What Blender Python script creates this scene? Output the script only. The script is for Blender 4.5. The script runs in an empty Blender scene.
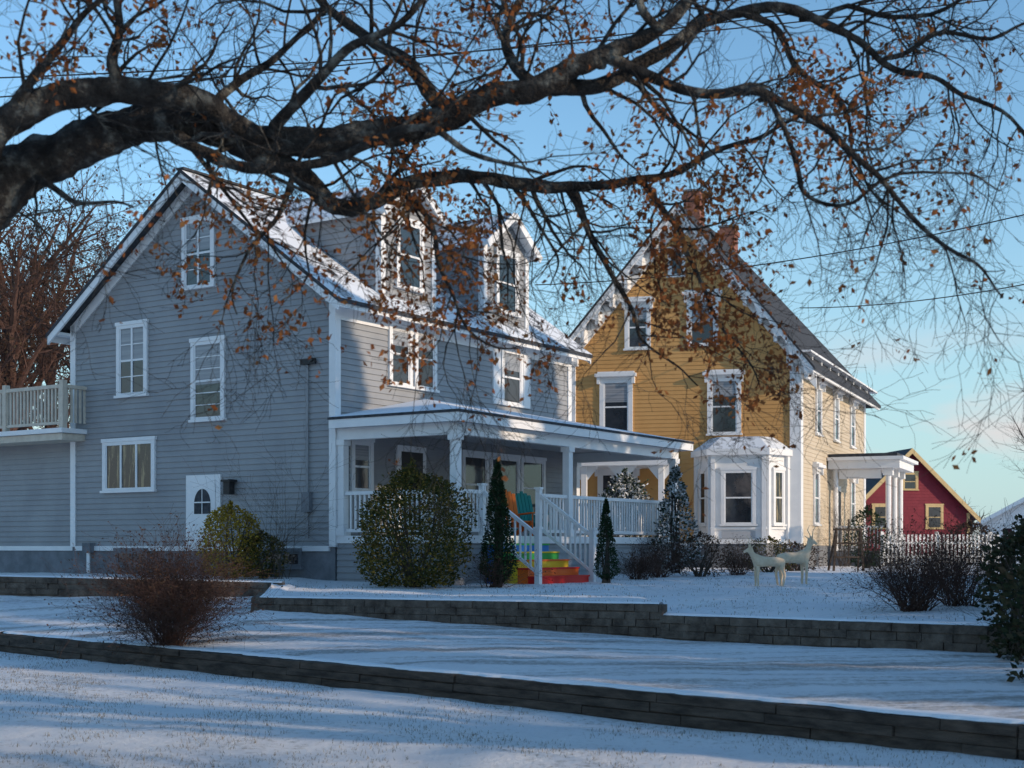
import bpy, math, random
from mathutils import Vector, noise
random.seed(11)
R=random.random
def U(a,b): return a+(b-a)*random.random()
sc=bpy.context.scene
sc.view_settings.view_transform='Standard'
sc.view_settings.look='None'
sc.view_settings.exposure=0

# ------------------------------------------------------------ materials
def mat(name,c1,c2=None,scale=6.,rough=.75,bump=0.,bscale=40.,spec=.3,lo=.35,hi=.65,c3=None,stretch=(1,1,1),bdist=.02):
    m=bpy.data.materials.new(name); m.use_nodes=True
    nt=m.node_tree; N=nt.nodes; L=nt.links
    b=N['Principled BSDF']; b.inputs['Roughness'].default_value=rough
    b.inputs['Specular IOR Level'].default_value=spec
    b.inputs['Base Color'].default_value=(*c1,1)
    tc=N.new('ShaderNodeTexCoord'); mp=N.new('ShaderNodeMapping'); mp.inputs['Scale'].default_value=stretch
    L.new(tc.outputs['Object'],mp.inputs['Vector'])
    if c2:
        n=N.new('ShaderNodeTexNoise'); n.inputs['Scale'].default_value=scale; n.inputs['Detail'].default_value=6
        n.inputs['Roughness'].default_value=.65
        r=N.new('ShaderNodeValToRGB'); r.color_ramp.elements[0].position=lo; r.color_ramp.elements[1].position=hi
        r.color_ramp.elements[0].color=(*c1,1); r.color_ramp.elements[1].color=(*c2,1)
        if c3:
            e=r.color_ramp.elements.new((lo+hi)/2); e.color=(*c3,1)
        L.new(mp.outputs['Vector'],n.inputs['Vector']); L.new(n.outputs['Fac'],r.inputs['Fac']); L.new(r.outputs['Color'],b.inputs['Base Color'])
    if bump:
        n2=N.new('ShaderNodeTexNoise'); n2.inputs['Scale'].default_value=bscale; n2.inputs['Detail'].default_value=5
        bp=N.new('ShaderNodeBump'); bp.inputs['Strength'].default_value=bump; bp.inputs['Distance'].default_value=bdist
        L.new(mp.outputs['Vector'],n2.inputs['Vector']); L.new(n2.outputs['Fac'],bp.inputs['Height']); L.new(bp.outputs['Normal'],b.inputs['Normal'])
    return m
def leafmat(name,cols,rough=.8,trans=.0):
    m=bpy.data.materials.new(name); m.use_nodes=True
    nt=m.node_tree; N=nt.nodes; L=nt.links
    b=N['Principled BSDF']; b.inputs['Roughness'].default_value=rough; b.inputs['Specular IOR Level'].default_value=.12
    g=N.new('ShaderNodeNewGeometry'); r=N.new('ShaderNodeValToRGB')
    els=r.color_ramp.elements
    els[0].position=0; els[0].color=(*cols[0],1); els[1].position=1; els[1].color=(*cols[-1],1)
    for i,c in enumerate(cols[1:-1]):
        e=els.new((i+1)/(len(cols)-1)); e.color=(*c,1)
    L.new(g.outputs['Random Per Island'],r.inputs['Fac']); L.new(r.outputs['Color'],b.inputs['Base Color'])
    if trans>0:
        t=N.new('ShaderNodeBsdfTranslucent'); mx=N.new('ShaderNodeMixShader'); mx.inputs[0].default_value=trans
        L.new(r.outputs['Color'],t.inputs['Color']); L.new(b.outputs[0],mx.inputs[1]); L.new(t.outputs[0],mx.inputs[2])
        L.new(mx.outputs[0],N['Material Output'].inputs['Surface'])
    return m

M_side=mat('grey_clapboard',(.25,.258,.272),(.31,.318,.33),.9,.55,.15,30)
M_white=mat('white_paint',(.72,.73,.74),(.80,.80,.80),2.,.5,.05,20)
M_cream=mat('weathered_cream_paint',(.50,.44,.36),(.62,.56,.47),5.,.7,.05,20)
M_found=mat('painted_concrete',(.13,.14,.155),(.20,.21,.23),3,.85,.4,25)
M_ceil=mat('porch_ceiling',(.40,.42,.45))
M_glass=mat('window_glass',(.012,.016,.022),(.03,.035,.045),1.2,.06,.12,2.5,spec=.8)
M_blind=mat('window_blind',(.34,.35,.37),(.17,.18,.20),9,.35,spec=.6,stretch=(.02,.02,3))
M_reflpane=mat('painted_reflection_pane',(.02,.02,.022),(.24,.19,.11),3.5,.15,spec=.7,stretch=(3,3,.3),lo=.54,hi=.60)  # warm streaks are window reflections painted into the pane colour
M_yel=mat('ochre_clapboard',(.54,.285,.095),(.62,.345,.125),.8,.6,.1,20)
M_yel2=mat('sun_paled_clapboard',(.52,.43,.31),(.60,.51,.39),1.,.65,.1,20)  # side wall of the ochre house, glancing sunlight painted in as paler colour
M_brick=mat('chimney_brick',(.20,.08,.055),(.30,.14,.10),12,.9,.5,30)
M_red=mat('barn_red',(.17,.016,.03),(.22,.024,.038),2,.7,.1,20)
M_ytrim=mat('yellow_trim',(.52,.37,.18),(.6,.44,.22),3)
M_wood=mat('weathered_timber',(.034,.026,.021),(.12,.09,.07),2.5,.9,.8,35,stretch=(1,1,5))
M_block=mat('wall_block',(.062,.047,.038),(.17,.135,.108),4,.95,.9,30)
M_snow=mat('snow_cap',(.78,.80,.83),(.86,.87,.88),4,.7,.5,12)
M_pale=mat('pale_pine_wood',(.66,.50,.33),(.78,.63,.45),9,.7,.3,30)
M_dark=mat('dark_metal',(.02,.02,.022),rough=.5)
M_bark=mat('oak_bark',(.012,.010,.009),(.21,.21,.185),6,.95,1.,38,c3=(.045,.040,.036),lo=.37,hi=.70,bdist=.05)
M_twig=mat('grey_twig',(.045,.036,.03),(.09,.07,.055),3,.9)
M_redtwig=mat('red_twig',(.05,.026,.02),(.10,.055,.042),5,.9)
M_oakleaf=leafmat('oak_leaf',[(.13,.045,.02),(.25,.085,.03),(.33,.125,.04),(.18,.06,.025),(.38,.17,.06)],trans=.3)
M_green=leafmat('bush_leaf',[(.02,.032,.012),(.06,.065,.018),(.10,.09,.025),(.035,.05,.015),(.16,.12,.03),(.05,.06,.018),(.30,.20,.04),(.10,.065,.03)],trans=.1)
M_ever=leafmat('evergreen_leaf',[(.012,.03,.014),(.02,.045,.02),(.035,.06,.025)])
M_everd=leafmat('dark_rhododendron_leaf',[(.012,.022,.012),(.03,.04,.02),(.05,.05,.025),(.07,.05,.03)])
M_ylw=leafmat('yellow_leaf',[(.30,.20,.03),(.52,.36,.05),(.16,.12,.02),(.44,.29,.04),(.10,.09,.02)],trans=.2)
M_brnleaf=leafmat('brown_leaf',[(.05,.03,.02),(.09,.05,.032),(.045,.035,.022),(.07,.028,.02)])
M_snowleaf=leafmat('snowy_needle',[(.7,.74,.8),(.02,.04,.02),(.75,.78,.82),(.02,.04,.02),(.03,.05,.03),(.025,.04,.025)])
M_grass=leafmat('dry_grass',[(.10,.075,.04),(.18,.14,.075),(.06,.055,.03),(.24,.19,.11)])
def roofmat(name,lo,hi,sc_=1.2):
    return mat(name,(.035,.038,.045),(.76,.80,.85),sc_,.85,.4,18,lo=lo,hi=hi,stretch=(1,1,1))
M_roof=roofmat('snow_dusted_shingle',.38,.50)
M_roof2=roofmat('snowy_porch_roof',.22,.34)
M_roofd=mat('dark_shingle',(.03,.032,.038),(.07,.075,.085),9,.9,.4,20)
STAIR=[mat('stair_'+n,c,rough=.5) for n,c in (('red',(.72,.025,.02)),('orange',(.85,.17,.02)),('yellow',(.85,.62,.03)),('green',(.05,.45,.09)),('blue',(.03,.2,.65)),('purple',(.18,.05,.3)))]
M_orange=mat('orange_paint',(.8,.2,.04)); M_teal=mat('teal_paint',(.03,.30,.28))

# ------------------------------------------------------------ mesh builder
class MB:
    def __init__(s): s.v=[];s.f=[];s.m=[];s.mats=[]
    def mi(s,m):
        if m not in s.mats: s.mats.append(m)
        return s.mats.index(m)
    def poly(s,pts,m):
        b=len(s.v); s.v+= [tuple(p) for p in pts]; s.f.append(tuple(range(b,b+len(pts)))); s.m.append(s.mi(m))
    def hexa(s,p,m):
        b=len(s.v); s.v+=[tuple(q) for q in p]; k=s.mi(m)
        for f in ((0,3,2,1),(4,5,6,7),(0,1,5,4),(1,2,6,5),(2,3,7,6),(3,0,4,7)):
            s.f.append(tuple(b+i for i in f)); s.m.append(k)
    def box(s,fr,a0,a1,b0,b1,z0,z1,m):
        P=lambda a,b,z:fr(a,b,z)
        s.hexa([P(a0,b0,z0),P(a1,b0,z0),P(a1,b1,z0),P(a0,b1,z0),P(a0,b0,z1),P(a1,b0,z1),P(a1,b1,z1),P(a0,b1,z1)],m)
    def beam(s,p,q,w,h,m,up=None):
        p=Vector(p);q=Vector(q);t=(q-p).normalized()
        u0=Vector(up) if up else (Vector((0,0,1)) if abs(t.z)<.98 else Vector((1,0,0)))
        sd=t.cross(u0).normalized()*w/2; u=sd.cross(t).normalized()*h/2
        s.hexa([p-sd-u,q-sd-u,q+sd-u,p+sd-u,p-sd+u,q-sd+u,q+sd+u,p+sd+u],m)
    def slab(s,pts,t,mt,mb_):
        lo=[(p[0],p[1],p[2]-t) for p in pts]; n=len(pts)
        s.poly(pts,mt); s.poly(lo[::-1],mb_)
        for i in range(n):
            j=(i+1)%n; s.poly([lo[i],lo[j],pts[j],pts[i]],mb_)
    def tube(s,pts,rad,n,m,rough=0.):
        k=s.mi(m); base=len(s.v)
        for i,p in enumerate(pts):
            a=pts[max(i-1,0)]; b=pts[min(i+1,len(pts)-1)]
            t=(b-a).normalized()
            x=t.cross(Vector((.3,.9,.31))).normalized(); y=t.cross(x)
            for j in range(n):
                an=2*math.pi*j/n; dv=x*math.cos(an)+y*math.sin(an); rr=rad[i]
                if rough: rr*=1+rough*noise.noise((p+dv*rr)*6)+rough*.5*noise.noise((p+dv*rr)*17)
                s.v.append(tuple(p+dv*rr))
        for i in range(len(pts)-1):
            for j in range(n):
                j2=(j+1)%n
                s.f.append((base+i*n+j,base+i*n+j2,base+(i+1)*n+j2,base+(i+1)*n+j)); s.m.append(k)
    def cyl(s,c,r,z0,z1,m,n=12):
        s.tube([Vector((c[0],c[1],z0)),Vector((c[0],c[1],z1))],[r,r],n,m)
    def leaf(s,p,size,m,dr=None):
        d=dr or Vector((U(-1,1),U(-1,1),U(-1,1)))
        d=d.normalized()*size
        w=d.cross(Vector((U(-1,1),U(-1,1),U(-1,1)))).normalized()*size*.3
        nn=d.cross(w).normalized()*size*U(.02,.15)
        b=len(s.v); k=s.mi(m)
        s.v+=[tuple(p),tuple(p+d*.55+w+nn),tuple(p+d),tuple(p+d*.45-w+nn)]
        s.f+=[(b,b+1,b+2),(b,b+2,b+3)]; s.m+=[k,k]
    def done(s,name,parent=None,smooth=False):
        me=bpy.data.meshes.new(name); me.from_pydata(s.v,[],s.f)
        for m in s.mats: me.materials.append(m)
        me.polygons.foreach_set('material_index',s.m)
        if smooth: me.polygons.foreach_set('use_smooth',[True]*len(s.f))
        me.update()
        o=bpy.data.objects.new(name,me); sc.collection.objects.link(o)
        if parent: o.parent=parent
        return o
def empty(name):
    e=bpy.data.objects.new(name,None); sc.collection.objects.link(e); return e
def frame(O,A,B):
    return lambda a,b,z:(O[0]+a*A[0]+b*B[0],O[1]+a*A[1]+b*B[1],z)

# ------------------------------------------------------------ terrain
T1=[(-600,27),(-60,27),(-12,26),(-9,24.7),(4.4,12),(9,8),(60,4),(600,4)]
T2=[(-600,30.5,-.25,.05,0.),(-60,30.5,-.25,.05,0.),(-10.8,29.5,-.31,.08,0.),(-4.9,28.8,-.33,-.05,-.02),(-4.6,25.5,-.42,-.22,-.06),(2.3,22.,-.72,-.22,-.1),(2.5,22.,-.74,-.38,-.1),(6.84,18.7,-.74,-.38,-.12),(12,15.5,-.74,-.38,-.12),(60,12,-.74,-.38,-.1),(600,12,-.74,-.38,-.1)]
def tab(T,x):
    for i in range(len(T)-1):
        if x<=T[i+1][0]:
            t=(x-T[i][0])/(T[i+1][0]-T[i][0]); t=max(0,min(1,t))
            return [T[i][k]+t*(T[i+1][k]-T[i][k]) for k in range(1,len(T[i]))]
    return list(T[-1][1:])
def profile(x):
    w1,=tab(T1,x); w2,zd,zt,zl=tab(T2,x)
    return [(-40,-1.12,0),(w1-.05,-1.12,0),(w1+.05,-.85,1),(w2-.05,zd,1),(w2+.05,zt,2),(32,zl,2),(37,0,2),(46,0,2),(70,0,2),(200,0,2),(1600,0,2)]
def gz(x,y):
    P=profile(x)
    for i in range(len(P)-1):
        if y<=P[i+1][0]:
            t=(y-P[i][0])/(P[i+1][0]-P[i][0]); z=P[i][1]+t*(P[i+1][1]-P[i][1]); break
    else: z=0
    if y<46: z+=.04*noise.noise(Vector((x*.45,y*.45,0)))+.022*noise.noise(Vector((x*1.7,y*1.7,3)))
    return z
xs=[-600,-300,-150,-80,-50,-38]+[-30+.25*i for i in range(80)]+[-10+.14*i for i in range(143)]+[10.02+.25*i for i in range(80)]+[38,50,80,150,300,600]
divs=[130,1,40,1,30,6,6,5,4,6]
V=[];Fc=[];zone=[]
for x in xs:
    P=profile(x)
    for si,d in enumerate(divs):
        (y0,z0,k0),(y1,z1,k1)=P[si],P[si+1]
        for j in range(d):
            t=j/d
            if si==0: t=1-(1-t)**2
            y=y0+t*(y1-y0); V.append((x,y,gz(x,y))); zone.append(1. if (si==2 or (si==3 and j==0)) else 0.)
    V.append((x,P[-1][0],0)); zone.append(0.)
n=sum(divs)+1
for i in range(len(xs)-1):
    for j in range(n-1):
        Fc.append((i*n+j,(i+1)*n+j,(i+1)*n+j+1,i*n+j+1))
me=bpy.data.meshes.new('snowy_ground'); me.from_pydata(V,[],Fc)
at=me.attributes.new('drive','FLOAT','POINT'); at.data.foreach_set('value',zone)
me.polygons.foreach_set('use_smooth',[True]*len(Fc))
g=bpy.data.objects.new('snowy_ground',me); sc.collection.objects.link(g)
m=bpy.data.materials.new('snow_over_grass'); m.use_nodes=True; nt=m.node_tree;N=nt.nodes;L=nt.links
b=N['Principled BSDF']; b.inputs['Roughness'].default_value=.7; b.inputs['Specular IOR Level'].default_value=.25
tc=N.new('ShaderNodeTexCoord')
def nz(scale,det=6,vec=None,rough=.6):
    q=N.new('ShaderNodeTexNoise'); q.inputs['Scale'].default_value=scale; q.inputs['Detail'].default_value=det; q.inputs['Roughness'].default_value=rough
    L.new(vec or tc.outputs['Object'],q.inputs['Vector']); return q
def ramp(src,lo,hi,c0,c1):
    r=N.new('ShaderNodeValToRGB'); r.color_ramp.elements[0].position=lo; r.color_ramp.elements[1].position=hi
    r.color_ramp.elements[0].color=(*c0,1); r.color_ramp.elements[1].color=(*c1,1); L.new(src,r.inputs['Fac']); return r
def mix(f,a,c):
    x=N.new('ShaderNodeMixRGB'); 
    if isinstance(f,float): x.inputs[0].default_value=f
    else: L.new(f,x.inputs[0])
    L.new(a,x.inputs[1]); L.new(c,x.inputs[2]); return x
snowc=ramp(nz(.8).outputs['Fac'],.3,.7,(.82,.83,.86),(.91,.915,.92))
grass=ramp(nz(30).outputs['Fac'],.3,.7,(.09,.07,.045),(.26,.21,.13))
fine=nz(9,9,rough=.78); big=nz(.6,4)
ad=N.new('ShaderNodeMath'); ad.operation='MULTIPLY_ADD'; L.new(big.outputs['Fac'],ad.inputs[0]); ad.inputs[1].default_value=.4; L.new(fine.outputs['Fac'],ad.inputs[2])
gm=ramp(ad.outputs[0],.75,.91,(0,0,0),(.9,.9,.9))
lawn=mix(gm.outputs['Color'],snowc.outputs['Color'],grass.outputs['Color'])
mp=N.new('ShaderNodeMapping'); mp.inputs['Rotation'].default_value=(0,0,math.radians(43)); mp.inputs['Scale'].default_value=(.09,1.4,1)
L.new(tc.outputs['Object'],mp.inputs['Vector'])
st=nz(1.5,5,mp.outputs['Vector'],.55)
ad2=N.new('ShaderNodeMath'); ad2.operation='MULTIPLY_ADD'; L.new(fine.outputs['Fac'],ad2.inputs[0]); ad2.inputs[1].default_value=.6; L.new(st.outputs['Fac'],ad2.inputs[2])
tr=ramp(ad2.outputs[0],.77,.94,(0,0,0),(.9,.9,.9))
grav=ramp(nz(25).outputs['Fac'],.3,.7,(.20,.18,.16),(.44,.41,.38))
drv=mix(tr.outputs['Color'],snowc.outputs['Color'],grav.outputs['Color'])
atn=N.new('ShaderNodeAttribute'); atn.attribute_name='drive'
fin=mix(atn.outputs['Fac'],lawn.outputs['Color'],drv.outputs['Color'])
L.new(fin.outputs[0],b.inputs['Base Color'])
bp=N.new('ShaderNodeBump'); bp.inputs['Strength'].default_value=1.; bp.inputs['Distance'].default_value=.09
hn=nz(5,9,rough=.72); L.new(hn.outputs['Fac'],bp.inputs['Height']); L.new(bp.outputs['Normal'],b.inputs['Normal'])
me.materials.append(m)

# ------------------------------------------------------------ retaining walls
def rwall(name,pts,ztops,h,bl,ch,mt):
    mb=MB()
    for (p,q,z0,z1) in [(pts[i],pts[i+1],ztops[i],ztops[i+1]) for i in range(len(pts)-1)]:
        p=Vector(p);q=Vector(q);d=(q-p);Ln=d.length;d/=Ln
        nrm=Vector((d.y,-d.x)); 
        if nrm.y>0: nrm=-nrm
        fr=frame(p,d,nrm)
        nc=int(h/ch)
        for c in range(nc):
            a=-(c%2)*bl*.5
            while a<Ln:
                l=bl*U(.85,1.15); a0=max(a,0)+.006; a1=min(a+l,Ln)-.006
                if a1-a0>.03:
                    za=z0+(z1-z0)*a0/Ln; zb=z0+(z1-z0)*a1/Ln
                    o=U(-.018,.018)+ (c*.008); o2=o+U(-.008,.008); dz=U(-.007,.007)
                    zt=-c*ch-.004+dz; zb_=-(c+1)*ch+.004+dz
                    mb.hexa([fr(a0,-.13,za+zb_),fr(a1,-.13,zb+zb_),fr(a1,.16+o2,zb+zb_),fr(a0,.16+o,za+zb_),
                             fr(a0,-.13,za+zt),fr(a1,-.13,zb+zt),fr(a1,.16+o2-.008,zb+zt),fr(a0,.16+o-.008,za+zt)],mt)
                a+=l
        mb.hexa([fr(0,-.12,z0-h-.5),fr(Ln,-.12,z1-h-.5),fr(Ln,.13,z1-h-.5),fr(0,.13,z0-h-.5),fr(0,-.12,z0-.02),fr(Ln,-.12,z1-.02),fr(Ln,.13,z1-.02),fr(0,.13,z0-.02)],mt)
        a=0; st_=.09
        prev=None
        while a<Ln:
            e=.05+.16*noise.noise(Vector((p.x+a*1.1,.7,5.)))+.06*noise.noise(Vector((p.x+a*6,.7,5.)))
            zt=z0+(z1-z0)*a/Ln
            cur=(fr(a,-.25,zt-.02),fr(a,min(-.1,e-.05),zt+.028),fr(a,e-.03,zt+.022),fr(a,e,zt+.001))
            if prev:
                for k in range(3): mb.poly([prev[k],cur[k],cur[k+1],prev[k+1]],M_snow)
            prev=cur; a+=st_
    return mb.done(name)
rwall('timber_retaining_wall',[(-30,26.4),(-12,26),(-9,24.7),(4.4,12),(9,8),(20,7.1)],[-.82]*6,.45,1.5,.1,M_wood)
rwall('stone_retaining_wall',[(-30,29.9),(-10.8,29.5),(-4.7,28.8)],[.08,.08,-.04],.5,.42,.12,M_block)
rwall('stone_retaining_wall',[(-4.7,28.8),(-4.6,25.5),(2.4,22.)],[-.1,-.22,-.2],.62,.42,.12,M_block)
rwall('stone_retaining_wall',[(2.4,22.),(6.84,18.7),(12,15.5),(30,14.3)],[-.37]*4,.5,.42,.12,M_block)

# ------------------------------------------------------------ building helpers
def siding(mb,fr,z0,z1,lf,rf,m,ex=.14,th=.030):
    z=z0
    while z<z1-.01:
        zt=min(z+ex,z1)
        a0,a1,b0,b1=lf(z),rf(z),lf(zt),rf(zt)
        if a1-a0>.02:
            mb.poly([fr(a0,th,z),fr(a1,th,z),fr(b1,.004,zt),fr(b0,.004,zt)],m)
            mb.poly([fr(a0,.0,z),fr(a1,.0,z),fr(a1,th,z),fr(a0,th,z)],m)
        z=zt
def window(mb,fr,a0,a1,z0,z1,b=0.,cs=.11,mid=True,cols=1,rows=0,hood=False,pane=None,blind=0,white=None):
    w=white or M_white
    mb.box(fr,a0+.02,a1-.02,b-.02,b+.034,z0+.02,z1-.02,w)
    mb.box(fr,a0,a0+cs,b-.02,b+.075,z0,z1,w); mb.box(fr,a1-cs,a1,b-.02,b+.075,z0,z1,w)
    mb.box(fr,a0-.03,a1+.03,b-.018,b+.09,z1-.002,z1+.09,w)
    mb.box(fr,a0-.04,a1+.04,b-.018,b+.12,z0-.06,z0+.002,w)
    mb.box(fr,a0+cs,a1-cs,b-.01,b+.07,z1-cs*.8,z1-.004,w); mb.box(fr,a0+cs,a1-cs,b-.01,b+.07,z0+.004,z0+.06,w)
    if hood:
        mb.box(fr,a0-.14,a1+.14,b-.015,b+.26,z1+.09,z1+.2,w)
        mb.box(fr,a0-.06,a1+.06,b-.015,b+.16,z1+.2,z1+.27,w)
        mb.box(fr,a0-.08,a0+.02,b-.01,b+.18,z1-.15,z1+.089,w);mb.box(fr,a1-.02,a1+.08,b-.01,b+.18,z1-.15,z1+.089,w)
    g0,g1,h0,h1=a0+cs,a1-cs,z0+.06,z1-cs*.8
    mb.poly([fr(g0,b+.037,h0),fr(g1,b+.037,h0),fr(g1,b+.037,h1),fr(g0,b+.037,h1)],pane or M_glass)
    if blind:
        hb=h1-(h1-h0)*blind
        mb.poly([fr(g0+.02,b+.040,hb),fr(g1-.02,b+.040,hb),fr(g1-.02,b+.040,h1),fr(g0+.02,b+.040,h1)],M_blind)
    s=.04
    mb.box(fr,g0,g0+s,b+.02,b+.055,h0,h1,w);mb.box(fr,g1-s,g1,b+.02,b+.055,h0,h1,w)
    if mid: mb.box(fr,g0+s,g1-s,b+.02,b+.058,(h0+h1)/2-.025,(h0+h1)/2+.025,w)
    for i in range(1,cols):
        c=g0+(g1-g0)*i/cols; mb.box(fr,c-.03,c+.03,b+.02,b+.062,h0,h1,w)
    for i in range(1,rows):
        c=h0+(h1-h0)*i/rows; mb.box(fr,g0+s,g1-s,b+.02,b+.053,c-.012,c+.012,w)

# ------------------------------------------------------------ grey house
C=(-4.02,31.8); d1=(.8345,-.551); d2=(.551,.8345)
nd1=(-d1[0],-d1[1]); nd2=(-d2[0],-d2[1])
FG=frame(C,nd1,nd2); FS=frame(C,d2,d1)
H=frame(C,nd1,d2)
house=empty('grey_clapboard_house')
W_,D_=9.0,10.3; EZ=6.5; AP=9.74; SL=(AP-EZ)/4.5
zr=lambda u:9.86-SL*abs(u-4.5)
mb=MB()
mb.box(H,0.,W_,0.,D_,-.8,.68,M_found)
mb.box(H,.004,W_-.004,.004,D_-.004,.681,EZ-.001,M_side)
for s0 in (.004,D_-.004):
    mb.poly([H(0.004,s0,EZ-.001),H(W_-.004,s0,EZ-.001),H(4.5,s0,AP)],M_side)
siding(mb,FG,.70,AP,lambda z:0 if z<EZ else (z-EZ)/SL,lambda z:W_ if z<EZ else W_-(z-EZ)/SL,M_side)
siding(mb,FS,.70,EZ,lambda z:0.,lambda z:D_,M_side)
mb.done('walls',house)
t=MB()
t.box(H,-.05,.14,-.05,.14,.70,EZ,M_white); t.box(H,W_-.14,W_+.05,-.05,.14,.70,EZ,M_white)
t.box(H,-.05,.14,D_-.14,D_+.05,.70,EZ,M_white); t.box(H,W_-.14,W_+.05,D_-.14,D_+.05,.70,EZ,M_white)
t.box(FG,0.141,W_-.141,-.02,.06,.60,.72,M_white)
for sgn in (0,1):
    def uu(x): return x if sgn==0 else W_-x
    for s0,s1 in ((-.46,-.40),(D_+.40,D_+.46)):
        a,b_=-.46,4.5
        t.hexa([H(uu(a),s0,zr(a)-.30),H(uu(b_),s0,zr(b_)-.30),H(uu(b_),s1,zr(b_)-.30),H(uu(a),s1,zr(a)-.30),
                H(uu(a),s0,zr(a)-.01),H(uu(b_),s0,zr(b_)-.01),H(uu(b_),s1,zr(b_)-.01),H(uu(a),s1,zr(a)-.01)],M_white)
    a,b_=.0,4.5
    t.hexa([H(uu(a),-.05,zr(a)-.42),H(uu(b_),-.05,zr(b_)-.42),H(uu(b_),.01,zr(b_)-.42),H(uu(a),.01,zr(a)-.42),
            H(uu(a),-.05,zr(a)-.12),H(uu(b_),-.05,zr(b_)-.12),H(uu(b_),.01,zr(b_)-.12),H(uu(a),.01,zr(a)-.12)],M_white)
    lo,hi=(-.46,-.40) if sgn==0 else (W_+.40,W_+.46)
    t.box(H,lo,hi,-.395,D_+.395,zr(-.46)-.22,zr(-.46)-.015,M_white)
    lo,hi=(-.395,-.052) if sgn==0 else (W_+.052,W_+.395)
    t.box(H,lo,hi,-.395,D_+.395,EZ-.28,EZ-.2,M_white)
    lo,hi=(-.04,.02) if sgn==0 else (W_-.02,W_+.04)
    t.box(H,lo,hi,.141,D_-.141,EZ-.62,EZ-.3,M_white)
t.done('trim',house)
r=MB()
for sgn in (0,1):
    def uu(x): return x if sgn==0 else W_-x
    r.slab([H(uu(-.5),-.48,zr(-.5)),H(uu(-.5),D_+.48,zr(-.5)),H(uu(4.5),D_+.48,zr(4.5)),H(uu(4.5),-.48,zr(4.5))],.10,M_roof,M_roofd)
r.beam(H(4.5,-.48,AP+.12),H(4.5,D_+.48,AP+.12),.25,.05,M_roofd)
r.done('roof',house)
dm=MB()
for s0,s1 in ((1.8,3.9),(6.1,8.2)):
    sm=(s0+s1)/2; de=8.8; da=9.62; f=.12
    dm.box(H,f,4.2,s0,s1,6.2,de,M_side)
    dm.poly([H(f,s0,de),H(f,s1,de),H(f,sm,da-.05)],M_side)
    FD=frame(H(f,0,0)[:2],d2,d1)
    siding(dm,FD,6.35,da-.1,lambda z:s0 if z<de else s0+(z-de)/((da-de)/(sm-s0)),lambda z:s1 if z<de else s1-(z-de)/((da-de)/(sm-s0)),M_side)
    FC=frame(H(0,s0,0)[:2],nd1,nd2)
    siding(dm,FC,6.4,de,lambda z:f,lambda z:4.0,M_side)
    for q in (s0,s1): dm.box(H,f-.05,f+.12,q-.05 if q==s0 else q-.12,q+.12 if q==s0 else q+.05,6.35,de,M_white)
    for e,q in ((-1,s0-.25),(1,s1+.25)):
        zq=de-.1
        pr=[H(f-.3,q,zq),H(4.3,q,zq),H(4.3,sm,da+.06),H(f-.3,sm,da+.06)]
        dm.slab(pr,.08,M_roof,M_white)
        dm.beam(H(f-.32,q,zq-.07),H(f-.32,sm,da-.01),.05,.2,M_white)
    window(dm,FD,sm-.55,sm+.55,7.02,8.62,.02,.12)
dm.done('dormers',house)
w=MB()
window(w,FG,3.77,4.88,7.05,8.70,blind=.45,rows=4,cols=2)
window(w,FG,6.12,7.25,4.55,6.33,blind=.5,rows=4,cols=2)
window(w,FG,3.43,4.57,3.80,5.70,blind=.55,rows=6)
window(w,FG,5.84,7.78,2.14,3.38,mid=False,cols=3,pane=M_reflpane)
w.box(FG,3.56,4.73,-.02,.065,.72,2.45,M_white); w.box(FG,3.72,4.57,.0,.085,.74,2.32,M_white)
arc=[FG(4.145+.28*math.cos(a),.089,1.75+.36*math.sin(a)) for a in [math.pi*i/14 for i in range(15)]]
w.poly([FG(3.865,.089,1.5),FG(4.425,.089,1.5)]+arc,M_roofd)
w.beam(FG(4.145,.095,1.5),FG(4.145,.095,2.1),.03,.02,M_white); w.beam(FG(3.87,.095,1.78),FG(4.42,.095,1.78),.02,.03,M_white)
for a in (.97,6.1):
    window(w,FG,a,a+1.2,.24,.58,cs=.06,mid=False,cols=2,white=M_found)
for (a,b_,z0,z1) in [(1.9,2.8,4.6,6.1),(2.9,3.8,4.6,6.1),(6.7,7.75,4.55,6.0),(.5,1.3,2.0,3.15)]:
    window(w,FS,a,b_,z0,z1,blind=.35)
w.box(FS,6.32,6.66,.0,.06,4.5,6.05,M_white); w.box(FS,7.79,8.13,.0,.06,4.5,6.05,M_white)
window(w,FS,4.9,6.1,1.55,3.1); window(w,FS,6.15,7.6,1.55,3.1,mid=False); window(w,FS,7.65,8.9,1.55,3.1)
w.box(FS,2.2,3.35,-.01,.07,.96,3.15,M_white); w.box(FS,2.36,3.19,.02,.09,.98,3.0,M_dark)
w.done('windows_and_doors',house)
wr=MB()
cc=Vector(FS(2.77,.15,2.2))
ring=[cc+Vector((d2[0],d2[1],0))*.27*math.cos(a)+Vector((0,0,1))*.27*math.sin(a) for a in [2*math.pi*i/16 for i in range(17)]]
wr.tube(ring,[.06]*17,6,M_dark)
for p in ring:
    for _ in range(30): wr.leaf(p+Vector((U(-.07,.07),U(-.07,.07),U(-.07,.07))),.08,M_ever)
wr.done('door_wreath',house)
e=MB()
e.beam(FG(.78,.07,.9),FG(.78,.07,4.9),.05,.05,M_side); e.beam(FG(.78,.07,4.9),FG(.55,.13,5.0),.06,.06,M_dark)
e.box(FG,.66,.9,.02,.14,1.5,1.95,M_found); e.beam(FG(.5,.1,4.95),FG(.95,.1,4.95),.05,.12,M_dark)
e.beam(FG(8.25,.12,.02),FG(8.25,.12,.6),.08,.08,M_white); e.box(FG,8.1,8.4,.02,.2,.55,.8,M_found)
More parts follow.
